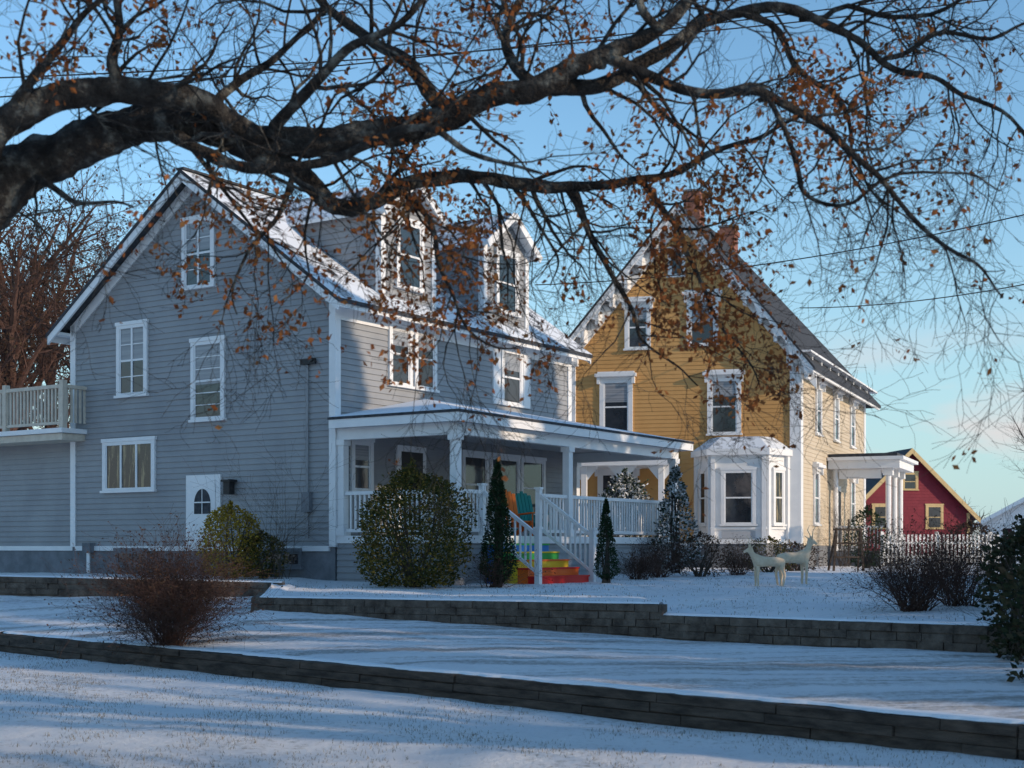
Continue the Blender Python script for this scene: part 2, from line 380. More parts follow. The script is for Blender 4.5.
e.box(FG,3.05,3.25,.1,.28,1.95,2.25,M_dark); e.beam(FG(3.15,.02,2.3),FG(3.15,.2,2.3),.03,.03,M_dark); e.box(FG,3.0,3.3,.06,.32,2.25,2.3,M_dark)
e.done('wall_fittings',house)
k=MB()
k.box(H,W_+.05,15.5,.06,8.,-.8,.66,M_found); k.box(H,W_+.05,15.5,.08,8.,.661,3.55,M_side)
FW=frame(H(0,.08,0)[:2],nd1,nd2)
siding(k,FW,.70,3.5,lambda z:W_+.05,lambda z:15.5,M_side)
k.box(FW,W_+.05,15.5,-.01,.06,.60,.72,M_white)
k.box(H,8.5,15.6,-.75,8.1,3.45,3.62,M_cream); k.box(H,8.42,15.7,-.83,8.2,3.63,3.75,M_white)
for a in [8.5+i*.14 for i in range(51)]: k.box(H,a-.03,a+.03,-.74,-.70,3.9,4.78,M_cream)
for s in [-.74+i*.14 for i in range(12)]: k.box(H,8.48,8.52,s-.03,s+.03,3.9,4.78,M_cream)
k.box(H,8.45,15.6,-.78,-.66,4.78,4.87,M_cream); k.box(H,8.45,15.6,-.76,-.68,3.85,3.92,M_cream)
k.box(H,8.44,8.56,-.65,.0,4.78,4.87,M_cream)
for a in (8.5,10.8,13.1,15.4): k.box(H,a-.07,a+.07,-.79,-.65,3.751,4.98,M_cream)
k.done('roof_deck_wing',house)
p=MB()
PU=-3.3
p.box(H,PU-.06,-.03,0.,10.55,.78,.95,M_white)
p.box(H,PU+.02,-.03,.05,10.5,-.6,.779,M_found)
FPf=frame(H(PU+.02,0,0)[:2],d2,d1); siding(p,FPf,-.3,.77,lambda z:.05,lambda z:10.5,M_side)
FPl=frame(H(0,.05,0)[:2],nd1,nd2); siding(p,FPl,-.3,.77,lambda z:PU+.02,lambda z:-.03,M_side)
zE,zW=3.62,4.36
e0,e1=-.3,10.95; ue=-3.66
p.slab([H(ue,e0,zE),H(ue,e1,zE),H(-.03,7.3,zW),H(-.03,3.35,zW)],.06,M_roof2,M_roofd)
p.slab([H(ue,e0,zE),H(-.03,3.35,zW),H(-.03,e0,zE)],.06,M_roof2,M_roofd)
p.slab([H(ue,e1,zE),H(0,e1,zE),H(-.03,7.3,zW)],.06,M_roof2,M_roofd)
p.box(H,ue+.02,ue+.08,e0+.02,e1-.02,3.37,3.58,M_white); p.box(H,ue+.081,-.05,e0+.02,e0+.08,3.37,3.58,M_white); p.box(H,ue+.081,0,e1-.08,e1-.02,3.37,3.58,M_white)
p.box(H,ue+.09,-.05,e0+.09,e1-.09,3.40,3.43,M_ceil)
p.box(H,PU-.1,PU+.1,0.,10.5,3.12,3.39,M_white); p.box(H,PU+.11,-.05,0.,.18,3.12,3.39,M_white); p.box(H,PU+.11,-.05,10.32,10.5,3.12,3.39,M_white)
for (u,s) in ((PU,.1),(PU,4.75),(PU,10.4),(-.15,.1),(-.15,10.4)):
    p.box(H,u-.09,u+.09,s-.09,s+.09,.95,3.12,M_white); p.box(H,u-.125,u+.125,s-.125,s+.125,.951,1.12,M_white); p.box(H,u-.125,u+.125,s-.125,s+.125,3.0,3.13,M_white)
def railing(mb,fr,axis,c,a,b_,zf):
    def bx(x0,x1,w0,w1,z0,z1):
        if axis=='s': mb.box(fr,c+w0,c+w1,x0,x1,z0,z1,M_white)
        else: mb.box(fr,x0,x1,c+w0,c+w1,z0,z1,M_white)
    bx(a,b_,-.045,.045,zf+.92,zf+1.0); bx(a,b_,-.03,.03,zf+.08,zf+.15)
    n_=int((b_-a)/.13)
    for i in range(1,n_):
        x=a+(b_-a)*i/n_; bx(x-.019,x+.019,-.019,.019,zf+.15,zf+.92)
railing(p,H,'s',PU,.19,1.05,.95); railing(p,H,'s',PU,3.52,4.66,.95); railing(p,H,'s',PU,4.84,10.31,.95)
railing(p,H,'u',.1,PU+.1,-.25,.95); railing(p,H,'u',10.4,PU+.1,-.25,.95)
p.done('porch',house)
s_=MB()
zg=-.12; nr=6; rh=(.95-zg)/nr
for i in range(nr-1):
    z1=.95-rh*(i+1); u0=PU-.06-.27*(i+1); u1=PU-.062-.27*i
    s_.box(H,u0,u1,1.2,3.35,-.5,z1-.035,STAIR[[4,3,2,1,0][i]])
    s_.box(H,u0-.02,u1,1.18,3.37,z1-.034,z1,STAIR[[3,2,1,0,0][i]])
ub=PU-.06-.27*5-.05
for s in (1.11,3.44):
    s_.box(H,ub-.06,ub+.06,s-.06,s+.06,-.4,1.08,M_white); s_.box(H,ub-.08,ub+.08,s-.08,s+.08,1.08,1.13,M_white)
    s_.box(H,PU-.06,PU+.06,s-.06,s+.06,.951,2.05,M_white); s_.box(H,PU-.08,PU+.08,s-.08,s+.08,2.05,2.1,M_white)
    s_.beam(H(PU-.06,s,1.9),H(ub+.06,s,.98),.08,.07,M_white); s_.beam(H(PU-.06,s,1.12),H(ub+.06,s,.16),.05,.06,M_white)
    for i in range(1,10):
        f=i/10; u=PU-.06+(ub+.12-PU)*f
        s_.box(H,u-.018,u+.018,s-.018,s+.018,1.1-.96*f,1.88-.92*f,M_white)
s_.done('rainbow_stairs',house)
def chair(m_,u,s,rot):
    mb=MB(); ca,sa=math.cos(rot),math.sin(rot)
    o=H(u,s,0); A=(d1[0]*ca-d1[1]*sa,d1[0]*sa+d1[1]*ca); B=(-A[1],A[0])
    f=frame(o[:2],A,B); z=.951
    for i in range(5):
        b0=-.26+i*.105; mb.beam(f(.25,b0+.045,z+.36),f(-.28,b0+.045,z+.24),.095,.025,m_)
    for i in range(5):
        b0=-.26+i*.105; top=1.15-.05*abs(i-2); mb.beam(f(-.25,b0+.045,z+.22),f(-.25-.32*(top-.2),b0+.045,z+top),.09,.022,m_,up=(A[0],A[1],.2))
    for sgn in (-.31,.31):
        mb.beam(f(.28,sgn,z),f(.28,sgn,z+.56),.09,.03,m_); mb.beam(f(.34,sgn,z+.57),f(-.42,sgn,z+.54),.13,.025,m_)
        mb.beam(f(.27,sgn*.9,z+.33),f(-.62,sgn*.9,z+.03),.03,.11,m_); mb.beam(f(-.40,sgn,z+.1),f(-.40,sgn,z+.53),.06,.03,m_)
    return mb.done('adirondack_chair')
chair(M_orange,-2.35,3.9,-.5); chair(M_teal,-2.1,5.1,-.4)

# ------------------------------------------------------------ yellow house
A0=(9.67,47.); ya=(-.968,.25); yb=(.3976,.9175)
yn=(-.25,-.968)
yh=empty('ochre_victorian_house')
YF=frame(A0,ya,yn); YH=frame(A0,ya,yb); ysn=(.9175,-.3976); YS=frame(A0,yb,ysn)
zl,zrr,za=7.55,7.3,12.3
mb=MB()
Wy,Dy=8.0,13.; RE=5.2
mb.box(YH,0,Wy,0,Dy,-.5,.75,M_found)
mb.hexa([YH(0,0,.751),YH(Wy,0,.751),YH(Wy,Dy,.751),YH(0,Dy,.751),YH(0,0,zrr),YH(Wy,0,zl),YH(Wy,Dy,zl),YH(0,Dy,zrr)],M_yel)
mb.poly([YH(0,0,zrr),YH(Wy,0,zl),YH(4,0,za)],M_yel)
siding(mb,YF,.75,za,lambda z:0 if z<zrr else (z-zrr)/((za-zrr)/4),lambda z:Wy if z<zl else Wy-(z-zl)/((za-zl)/4),M_yel,.14,.022)
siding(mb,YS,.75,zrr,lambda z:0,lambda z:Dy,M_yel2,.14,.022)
mb.done('walls',yh)
t=MB()
t.box(YH,-.05,.32,-.07,.3,.75,zrr,M_white); t.box(YH,Wy-.32,Wy+.05,-.07,.3,.75,zl,M_white); t.box(YH,-.05,.3,Dy-.3,Dy+.05,.75,zrr,M_white)
t.box(YH,-.14,.42,-.14,.42,zrr-.55,zrr-.1,M_white); t.box(YH,Wy-.42,Wy+.14,-.14,.42,zl-.55,zl-.1,M_white)
t.box(YS,.3,Dy-.3,-.01,.06,zrr-.7,zrr-.1,M_white); t.box(YF,.33,Wy-.33,-.01,.06,.65,.85,M_white)
def yz(u): return za+.12-(za-zrr)/4*(4-u) if u<4 else za+.12-(za-zl)/4*(u-4)
for ends in ((-.55,4.),(4.,8.55)):
    a,b_=ends
    for s0,s1,dp in ((-.55,-.47,.32),(-.08,-.01,.75)):
        t.hexa([YH(a,s0,yz(a)-dp),YH(b_,s0,yz(b_)-dp),YH(b_,s1,yz(b_)-dp),YH(a,s1,yz(a)-dp),YH(a,s0,yz(a)-.02),YH(b_,s0,yz(b_)-.02),YH(b_,s1,yz(b_)-.02),YH(a,s1,yz(a)-.02)],M_white)
    n_=9
    for i in range(n_):
        u=a+(b_-a)*(i+.5)/n_
        t.box(YH,u-.06,u+.06,-.47,-.081,yz(u)-.75,yz(u)-.2,M_white)
        t.poly([YH(u-.2,-.52,yz(u-.2)-.32),YH(u+.2,-.52,yz(u+.2)-.32),YH(u,-.52,yz(u)-.6)],M_white)
t.box(YH,-.55,-.47,-.46,Dy+.5,yz(-.55)-.25,yz(-.55)-.03,M_white)
for i in range(8): t.box(YS,.6+i*1.6,.72+i*1.6,.061,.3,zrr-.45,zrr-.12,M_white)
t.box(YH,-.46,-.05,-.46,Dy+.5,zrr-.12,zrr-.05,M_white)
t.done('trim',yh)
r=MB()
r.slab([YH(-.6,-.58,yz(-.6)),YH(-.6,Dy+.5,yz(-.6)),YH(4,RE,yz(4)),YH(4,-.58,yz(4))],.1,M_roofd,M_roofd)
r.slab([YH(8.6,-.58,yz(8.6)),YH(8.6,Dy+.5,yz(-.6)),YH(4,RE,yz(4)),YH(4,-.58,yz(4))],.1,M_roof,M_roofd)
r.slab([YH(-.6,Dy+.5,yz(-.6)),YH(8.6,Dy+.5,yz(-.6)),YH(4,RE,yz(4))],.1,M_roof,M_roofd)
for (s,top) in ((1.6,13.2),(6.4,12.95)):
    r.box(YH,3.72,4.28,s-.3,s+.3,9.8,top,M_brick); r.box(YH,3.66,4.34,s-.36,s+.36,top-.3,top-.12,M_brick); r.box(YH,3.68,4.32,s-.34,s+.34,top,top+.07,M_found)
r.done('roof_and_chimneys',yh)
w=MB()
window(w,YF,5.67,6.83,4.65,6.5,hood=True,cs=.15,blind=.4); window(w,YF,1.95,3.1,4.55,6.45,hood=True,cs=.15,blind=.3)
window(w,YF,5.04,5.95,7.55,9.05,hood=True,cs=.13,blind=.3); window(w,YF,2.72,3.8,7.6,9.2,hood=True,cs=.14,blind=.5)
window(w,YF,3.85,4.45,10.0,10.9,cs=.1,mid=False)
window(w,YF,5.5,6.9,1.4,3.3,hood=True,cs=.15)
for s in (3.0,6.4,9.9):
    window(w,YS,s-.5,s+.5,4.7,6.4,hood=True,cs=.14,blind=.4)
for s in (2.6,9.9): window(w,YS,s-.5,s+.5,1.5,3.4,hood=True,cs=.14)
w.done('windows',yh)
bw=MB()
pl=[(3.45,0.),(2.85,1.0),(1.05,1.0),(.42,0.)]
def prism(mb,poly,z0,z1,m,grow=0,g2=None):
    cx=1.94
    if g2 is None: g2=grow
    q=[(cx+(a-cx)*(1+grow/1.5),b*(1+grow)) for a,b in poly]; q2=[(cx+(a-cx)*(1+g2/1.5),b*(1+g2)) for a,b in poly]
    lo=[YF(a,b,z0) for a,b in q]; hi=[YF(a,b,z1) for a,b in q2]
    mb.poly(hi,m); mb.poly(lo,m)
    for i in range(4):
        j=(i+1)%4; mb.poly([lo[i],lo[j],hi[j],hi[i]],m)
prism(bw,pl,-.3,.8,M_found); prism(bw,pl,.8,3.75,M_white); prism(bw,pl,3.75,3.95,M_white,.22); prism(bw,pl,3.951,4.4,M_roof,.18,-.45); prism(bw,pl,.8,.95,M_white,.06)
prism(bw,pl,1.28,1.36,M_white,.07);prism(bw,pl,3.3,3.38,M_white,.05)
for i in range(3):
    (a,b_),(c,d_)=pl[i],pl[i+1]
    v=Vector((c-a,d_-b_)); Ln=v.length; v/=Ln
    o=YF(a,b_,0); q=YF(c,d_,0); vv=Vector((q[0]-o[0],q[1]-o[1])).normalized(); nn=Vector((-vv.y,vv.x))
    if nn.y>0: nn=-nn
    fr=frame(o[:2],vv,nn)
    if i==1: window(bw,fr,.32,Ln-.32,1.45,3.25,.02,.12,blind=0); bw.box(fr,.35,Ln-.35,.0,.03,.98,1.22,M_ceil)
    else: window(bw,fr,.3,Ln-.25,1.45,3.25,.02,.1,pane=M_reflpane if i==2 else None)
    for x in (.06,Ln-.06): bw.box(fr,x-.07,x+.07,.0,.12,.95,3.75,M_white)
bw.done('bay_window',yh)
ep=MB()
ep.box(YS,5.,8.2,.0,2.3,-.3,.55,M_found)
ep.box(YS,4.7,8.5,.05,2.6,3.55,3.85,M_white); ep.box(YS,4.55,8.65,.05,2.75,3.851,3.97,M_white); ep.box(YS,4.8,8.4,.05,2.5,3.971,4.1,M_roofd)
for a in (5.1,6.6,8.1):
    c=YS(a,2.15,0); ep.cyl(c,.1,.55,3.55,M_white,12); ep.box(YS,a-.17,a+.17,1.98,2.32,.551,.8,M_white); ep.box(YS,a-.17,a+.17,1.98,2.32,3.3,3.549,M_white)
c=YS(5.1,.25,0); ep.cyl(c,.1,.55,3.55,M_white,12)
ep.box(YS,5.0,5.2,.4,1.9,3.2,3.5,M_white)
ep.box(YS,6.1,7.1,.02,.09,.6,3.0,M_white); ep.box(YS,6.22,6.98,.05,.11,.62,2.8,M_dark)
for i in range(12): ep.box(YS,5.08,5.12,.45+i*.13,.49+i*.13,.65,1.4,M_white)
ep.box(YS,5.05,5.15,.35,2.05,1.4,1.47,M_white)
ep.done('side_entrance_porch',yh)
vp=MB()
vp.box(YF,4.3,9.2,.03,2.0,-.3,.7,M_found); vp.box(YF,4.1,9.4,.05,2.2,3.4,3.75,M_white); vp.box(YF,4.2,9.3,.05,2.1,3.76,3.9,M_roof2)
for a in (4.4,5.7,7.0,8.3):
    vp.box(YF,a-.09,a+.09,1.8,1.98,.7,3.4,M_white)
    for sg in (-1,1): vp.poly([YF(a+sg*.09,1.89,3.4),YF(a+sg*.5,1.89,3.4),YF(a+sg*.09,1.89,2.9)],M_white)
vp.done('verandah',yh)

# ------------------------------------------------------------ red barn & far houses
def simple_house(name,O,ang,W,D,ez,az,mw,mt,wins,mroof=M_roof):
    e=empty(name); ca,sa=math.cos(ang),math.sin(ang)
    f=frame(O,(ca,sa),(-sa,ca)); ff=frame(O,(ca,sa),(sa,-ca)); mb=MB()
    mb.box(f,0,W,0,D,-.5,ez,mw)
    for s in (0,D): mb.poly([f(0,s,ez),f(W,s,ez),f(W/2,s,az)],mw)
    siding(mb,ff,.3,az,lambda z:0 if z<ez else (z-ez)/((az-ez)/(W/2)),lambda z:W if z<ez else W-(z-ez)/((az-ez)/(W/2)),mw,.2)
    mb.done('walls',e); mb=MB(); sl=(az-ez)/(W/2)
    for sg in (0,1):
        q=lambda x:x if sg==0 else W-x
        zz=lambda x:ez+sl*x+.15
        mb.slab([f(q(-.5),-.5,zz(-.5)),f(q(-.5),D+.5,zz(-.5)),f(q(W/2),D+.5,zz(W/2)),f(q(W/2),-.5,zz(W/2))],.12,mroof,M_roofd)
        mb.hexa([f(q(-.5),-.56,zz(-.5)-.35),f(q(W/2),-.56,zz(W/2)-.35),f(q(W/2),-.49,zz(W/2)-.35),f(q(-.5),-.49,zz(-.5)-.35),
                 f(q(-.5),-.56,zz(-.5)),f(q(W/2),-.56,zz(W/2)),f(q(W/2),-.49,zz(W/2)),f(q(-.5),-.49,zz(-.5))],mt)
    for x in (0,W-.2): mb.box(ff,x,x+.2,-.01,.05,.0,ez,mt)
    mb.done('roof_and_trim',e); mb=MB()
    for (a0,a1,z0,z1) in wins: window(mb,ff,a0,a1,z0,z1,0,.16,white=mt)
    mb.done('windows',e)
simple_house('red_barn',(21.6,90.),.12,8.2,11,2.9,6.9,M_red,M_ytrim,[(3.6,4.7,4.4,5.5),(5.2,6.4,1.9,3.4),(1.6,2.7,1.9,3.4)],M_roofd)
simple_house('white_cottage',(37.5,112.),-.5,8,10,2.6,4.8,M_white,M_white,[(1.5,2.6,1,2.3),(5.2,6.3,1,2.3)],M_roof2)
simple_house('grey_cottage',(36.5,135.),.9,9,11,3.8,7.,M_ceil,M_white,[(1.5,2.6,1,2.3),(5.2,6.3,1,2.3)],M_roof2)

pf=MB(); fr=frame((13.4,50.5),(.97,.24),(-.24,.97))
for i in range(30): pf.box(fr,i*.16,i*.16+.08,0,.02,.1,1.15,M_white)
pf.box(fr,0,4.8,.021,.06,.3,.38,M_white); pf.box(fr,0,4.8,.021,.06,.8,.88,M_white)
for i in range(3): pf.box(fr,i*2.2-.05,i*2.2+.07,.061,.16,-.1,1.25,M_white)
pf.done('picket_fence')

# ------------------------------------------------------------ trees
def branch(mb,p,d,Ln,r,lvl,maxl,mt,up=.0,nch=(0,6,5,4),leaf=None,wig=.25,sides=(8,6,4,3)):
    n_=7 if lvl<maxl else 4
    pts=[p.copy()];rad=[r]; d=d.normalized()
    for i in range(n_):
        d=(d+Vector((U(-wig,wig),U(-wig,wig),U(-wig,wig)+up))).normalized()
        p=p+d*Ln/n_; pts.append(p.copy()); rad.append(max(r*(1-.8*(i+1)/n_),.0016 if r<.05 else r*.15))
    mb.tube(pts,rad,sides[min(lvl,3)],mt)
    if lvl<maxl:
        for c in range(nch[min(lvl,len(nch)-1)]):
            t=U(.2,1.); i=min(int(t*n_),n_-1); q=pts[i].lerp(pts[i+1],t*n_-i) if t<1 else pts[-1]
            tn=(pts[i+1]-pts[i]).normalized()
            sd=Vector((U(-1,1),U(-1,1),U(-1,1))); sd=(sd-tn*sd.dot(tn)).normalized()
            branch(mb,q,tn*U(.5,1.)+sd*U(.5,1.),Ln*U(.38,.6),max(rad[i]*.55,.002),lvl+1,maxl,mt,up,nch,leaf,wig,sides)
    if leaf and lvl>=maxl-1: leaf(pts)
oak=empty('oak_tree')
Sx=lambda a,b,y:Vector(((a-512)*y/1400,y,.7+(547-b)*y/1400))
zones=[(250,270,85,75,.55),(425,250,62,110,.95),(430,310,75,60,.7),(450,375,95,35,.7),(705,310,60,80,.9),(745,365,50,50,.9),(500,60,170,90,.34),(835,120,45,80,.75),(90,30,120,50,.32),(600,150,110,60,.3),(690,180,70,70,.7),(930,100,80,120,.15)]
ol=MB()
def oakleaf(pts):
    p=pts[-1]; a=p.x/p.y*1400+512; b_=547-(p.z-.7)/p.y*1400
    dn=.035
    for (ca,cb,ra,rb,dd) in zones:
        q=((a-ca)/ra)**2+((b_-cb)/rb)**2
        if q<1.6: dn=max(dn,dd*min(1,1.6-q))
    if R()<dn:
        for _ in range(random.randint(3,7)):
            ol.leaf(pts[random.randint(1,len(pts)-1)]+Vector((U(-.05,.05),U(-.05,.05),U(-.05,.05))),U(.035,.075),M_oakleaf,Vector((U(-.7,.7),U(-.7,.7),U(-1,.3))))
ob=MB()
limbs=[
 ([(-75,330,10.8),(-50,235,10.8),(0,187,10.9),(50,158,11),(120,128,11),(200,124,11),(290,148,11.1),(370,136,11),(450,112,10.9),(540,85,10.8),(600,65,10.7),(660,25,10.6),(720,-30,10.5)],[.36,.28,.22,.18,.15,.135,.115,.11,.10,.09,.075,.055,.035],9),
 ([(-50,235,10.8),(-10,140,10.5),(50,102,10.4),(130,92,10.5),(200,106,10.7),(262,138,11)],[.22,.12,.11,.10,.09,.075],7),
 ([(225,132,11),(290,172,11.2),(345,205,11.3),(420,183,11.4),(500,180,11.6),(570,192,11.8),(640,182,12),(720,152,12.2),(800,120,12.4)],[.10,.08,.07,.06,.055,.045,.035,.025,.012],16),
 ([(150,120,11),(200,150,10.8),(260,168,10.7),(330,160,10.5),(400,130,10.2),(470,150,10),(540,175,9.9)],[.07,.05,.04,.035,.03,.02,.01],12),
 ([(545,84,10.8),(600,90,10.9),(680,35,11),(740,12,11.2),(810,18,11.3),(880,62,11.4),(950,85,11.5),(1060,150,11.6)],[.08,.06,.05,.045,.035,.028,.02,.01],20),
 ([(600,66,10.7),(680,72,10.5),(760,100,10.4),(850,135,10.3),(900,200,10.3),(960,250,10.2),(1010,300,10.2)],[.055,.04,.035,.028,.02,.014,.006],18),
 ([(570,192,11.8),(600,250,11.9),(625,310,12),(650,350,12),(700,385,12.1)],[.04,.025,.018,.012,.006],9),
 ([(450,112,10.9),(410,60,11),(340,20,11.2),(280,-40,11.3)],[.07,.05,.04,.025],9),
 ([(270,140,11),(320,80,10.6),(380,30,10.4),(430,-20,10.2)],[.055,.04,.03,.02],9),
 ([(130,93,10.5),(118,50,10.4),(128,10,10.3),(120,-40,10.2)],[.055,.04,.03,.025],8),
 ([(540,85,10.8),(500,40,10.9),(520,0,11),(560,-50,11)],[.055,.04,.03,.02],10),
 ([(400,185,11.4),(425,225,11.2),(440,280,11.1),(470,330,11.),(515,350,11)],[.035,.022,.016,.011,.005],13),
 ([(300,178,11.2),(270,215,11),(235,260,10.9),(235,310,10.8)],[.03,.02,.012,.005],9),
 ([(640,182,12),(680,230,12),(700,290,12.1),(735,345,12.1),(770,385,12.1)],[.03,.024,.016,.011,.005],13),
 ([(740,12,11.2),(800,60,11.4),(835,110,11.5),(850,170,11.6),(880,230,11.6)],[.03,.026,.02,.012,.005],12),
 ([(880,62,11.4),(960,40,11.5),(1040,30,11.6)],[.025,.018,.008],8),
 ([(500,180,11.6),(530,210,11.5),(555,250,11.5),(560,290,11.5)],[.025,.016,.01,.004],7),
 ([(30,170,11),(60,190,10.6),(95,205,10.2),(140,215,10)],[.04,.025,.015,.007],6),
 ([(660,28,10.6),(640,-5,10.5),(690,-40,10.4)],[.04,.03,.02],5),
 ([(20,110,10.4),(60,60,10.),(90,20,9.8),(150,-30,9.6)],[.04,.03,.022,.015],9),
 ([(760,100,10.4),(790,160,10.3),(830,200,10.3),(930,170,10.3),(1000,190,10.3)],[.022,.018,.015,.01,.005],12),
 ([(800,18,11.3),(900,10,11.6),(1000,-10,12)],[.028,.02,.014],8),
 ([(200,124,11),(240,70,11.4),(300,40,11.6),(330,-20,11.8)],[.05,.035,.025,.018],9),
]
def catmull(P,Rr,k=6):
    out=[];rr=[]
    for i in range(len(P)-1):
        p0=P[max(i-1,0)];p1=P[i];p2=P[i+1];p3=P[min(i+2,len(P)-1)]
        for j in range(k):
            t=j/k
            out.append(.5*((2*p1)+(p2-p0)*t+(2*p0-5*p1+4*p2-p3)*t*t+(3*p1-p0-3*p2+p3)*t**3)); rr.append(Rr[i]+(Rr[i+1]-Rr[i])*t)
    out.append(P[-1]); rr.append(Rr[-1]); return out,rr
for pts,rr,nb in limbs:
    P=[Sx(*q) for q in pts]; big_=rr[0]>.065; Q,rad=catmull(P,rr,14 if big_ else 7)
    kk=.05 if big_ else .09
    Q=[q+Vector((noise.noise(q*2.0),noise.noise(q*2.0+Vector((9,0,0))),noise.noise(q*2.0+Vector((0,9,0)))))*kk*(0 if i==0 else 1.6) for i,q in enumerate(Q)]
    ob.tube(Q,rad,20 if big_ else 7,M_bark,.25 if big_ else .12)
    st0=6 if big_ else 3
    for _ in range(int(nb*1.3)):
        i=random.randint(st0,len(Q)-2); tn=(Q[i+1]-Q[i]).normalized()
        sd=Vector((U(-1,1),U(-1,1)*.8,U(-1,1))); sd=(sd-tn*sd.dot(tn)).normalized()
        br=min(rad[i]*.45,U(.012,.026))
        branch(ob,Q[i],tn*U(.5,1.1)+sd,U(.6,1.55),br,1,3,M_bark,up=-.02,nch=(0,6,4,0),leaf=oakleaf,wig=.36)
tp=[Vector((-5.6,11.6,-1.5)),Vector((-5.5,11.5,-1.0)),Vector((-5.35,11.4,0.)),Vector((-5.1,11.2,1.2)),Vector((-4.7,11.,2.)),Vector(Sx(-60,280,10.8))]
Q,rad=catmull(tp,[.75,.58,.48,.44,.42,.34]); ob.tube(Q,rad,20,M_bark,.15)
tp=[Vector((-4.9,11.1,1.7)),Vector((-5.4,11.3,4.)),Vector((-5.8,11.8,7.)),Vector((-5.5,12.4,10.))]
Q,rad=catmull(tp,[.4,.3,.2,.08]); ob.tube(Q,rad,14,M_bark,.15)
for _ in range(12):
    i=random.randint(6,len(Q)-2); branch(ob,Q[i],Vector((U(-1,.4),U(-1,1),U(-.1,1))),U(2,3.5),.06,0,2,M_bark,nch=(7,6,0),wig=.2)
ob.done('trunk_and_limbs',oak,True); ol.done('oak_leaves',oak)

def bare_tree(seed,h,maxl=3,mt=M_twig,rs=1.,nch=(13,7,6,4),lf=None):
    random.seed(seed); mb=MB()
    p=Vector((0,0,-.3)); pts=[p]; 
    for i in range(7): p=p+Vector((U(-.15,.15),U(-.15,.15),h*.11)); pts.append(p)
    mb.tube(pts,[h*.02*(1-.09*i)*rs for i in range(8)],8,mt)
    fn=None
    if lf:
        def fn(q):
            if R()<.55:
                for _ in range(4): mb.leaf(q[-1]+Vector((U(-.25,.25),U(-.25,.25),U(-.25,.25))),U(.1,.2),lf)
    for i in range(nch[0]):
        k=random.randint(2,7); a=U(0,6.28)
        branch(mb,pts[k],Vector((math.cos(a)*.8,math.sin(a)*.8,U(.5,1.6))),h*U(.28,.45),h*.008*rs,1,maxl,mt,up=.05,nch=(0,nch[1],nch[2],nch[3]),wig=.2,sides=(6,5,3,3),leaf=fn)
    return mb
tm=[]
for sd,h in ((1,15),(2,13),(3,14)):
    o=bare_tree(sd,h,3,M_redtwig,1.3,(16,8,7,0),M_brnleaf).done('bare_tree'); tm.append(o)
locs=[(-24,58),(-18.5,62),(-20.5,70)]
for o,l in zip(tm,locs): o.location=(l[0],l[1],0)
def inst(o,x,y,s,rz,name='bare_tree'):
    q=bpy.data.objects.new(name,o.data); sc.collection.objects.link(q); q.location=(x,y,0); q.scale=(s,s,s); q.rotation_euler=(0,0,rz)
inst(tm[0],-29,66,1.,2.); inst(tm[1],-34,74,1.2,1.); inst(tm[2],-26,78,1.3,4.); inst(tm[1],-22,55,.7,4.); inst(tm[0],-24.5,68,1.2,5.); inst(tm[2],-20.5,57,.9,2.5)
wt=bare_tree(8,8,3,M_twig,.8,(12,7,6,0)).done('bare_tree'); wt.location=(25.,64,0)
st1=bare_tree(21,15,3,M_twig,1.6,(16,7,6,0)).done('bare_tree'); st1.location=(21,2.5,-.5)  # unseen bare trees on the right, placed to dapple sun on the foreground
inst(st1,24,8,1.,2.1); inst(st1,19.,-3,.9,4.)
random.seed(5); dt=MB()
for i in range(46):
    x=-150+i*7.6+U(-3,3); y=U(190,250); h=U(6,9)
    b0=bare_tree(100+i,h,2,M_twig,3.,(10,6,0,0)); off=len(dt.v)
    dt.v+=[(a+x,b+y,c) for a,b,c in b0.v]; dt.f+=[tuple(k+off for k in f) for f in b0.f]; dt.m+=[0]*len(b0.f)
dt.mats=[M_twig]; dt.done('distant_trees')

# ------------------------------------------------------------ shrubs
def leafbush(name,cx,cy,rx,ry,h,n_,size,m_,kind='blob',seed=1,stem=.03,ns=14,gap=-.25):
    random.seed(seed); mb=MB(); z0=gz(cx,cy)
    for _ in range(ns):
        a=U(0,6.28); q=Vector((cx+math.cos(a)*rx*.6,cy+math.sin(a)*ry*.6,z0+h*U(.5,.85)))
        c0=Vector((cx+U(-.1,.1),cy+U(-.1,.1),z0-.1))
        if kind=='cone': q=Vector((cx+math.cos(a)*rx*.15,cy+math.sin(a)*ry*.15,z0+h*.8))
        mb.tube([c0,c0.lerp(q,.5)+Vector((U(-.1,.1),U(-.1,.1),0)),q],[stem,stem*.6,stem*.25],5,M_twig)
    i=0; fs=3.2 if h<5 else .9
    while i<n_:
        t=R()
        a=U(0,6.28)
        if kind=='cone': pr=min(1,(t/.12))*(1-t)**.75*1.05
        else: pr=math.sqrt(max(0,1-(2*t*.93-.80)**2/1.0)) if t>.0 else .3
        nn=1+.28*noise.noise(Vector((math.cos(a)*1.6,math.sin(a)*1.6,t*h*1.4+seed)))+.16*noise.noise(Vector((math.cos(a)*5,math.sin(a)*5,t*h*4+seed)))
        if kind=='cone': nn=1+(nn-1)*.6
        q=R()**.35
        if R()<.08: q*=U(1.,1.18)
        x=cx+math.cos(a)*rx*pr*nn*q; y=cy+math.sin(a)*ry*pr*nn*q; z=z0+.03+t*h*(1+ (nn-1)*.4)
        if noise.noise(Vector((x*fs,y*fs,z*fs)))<gap : 
            i+=.5; continue
        mb.leaf(Vector((x,y,z)),size*U(.6,1.3),m_,Vector((math.cos(a)*.6+U(-.7,.7),math.sin(a)*.6+U(-.7,.7),U(-.4,.9)))); i+=1
    return mb.done(name)
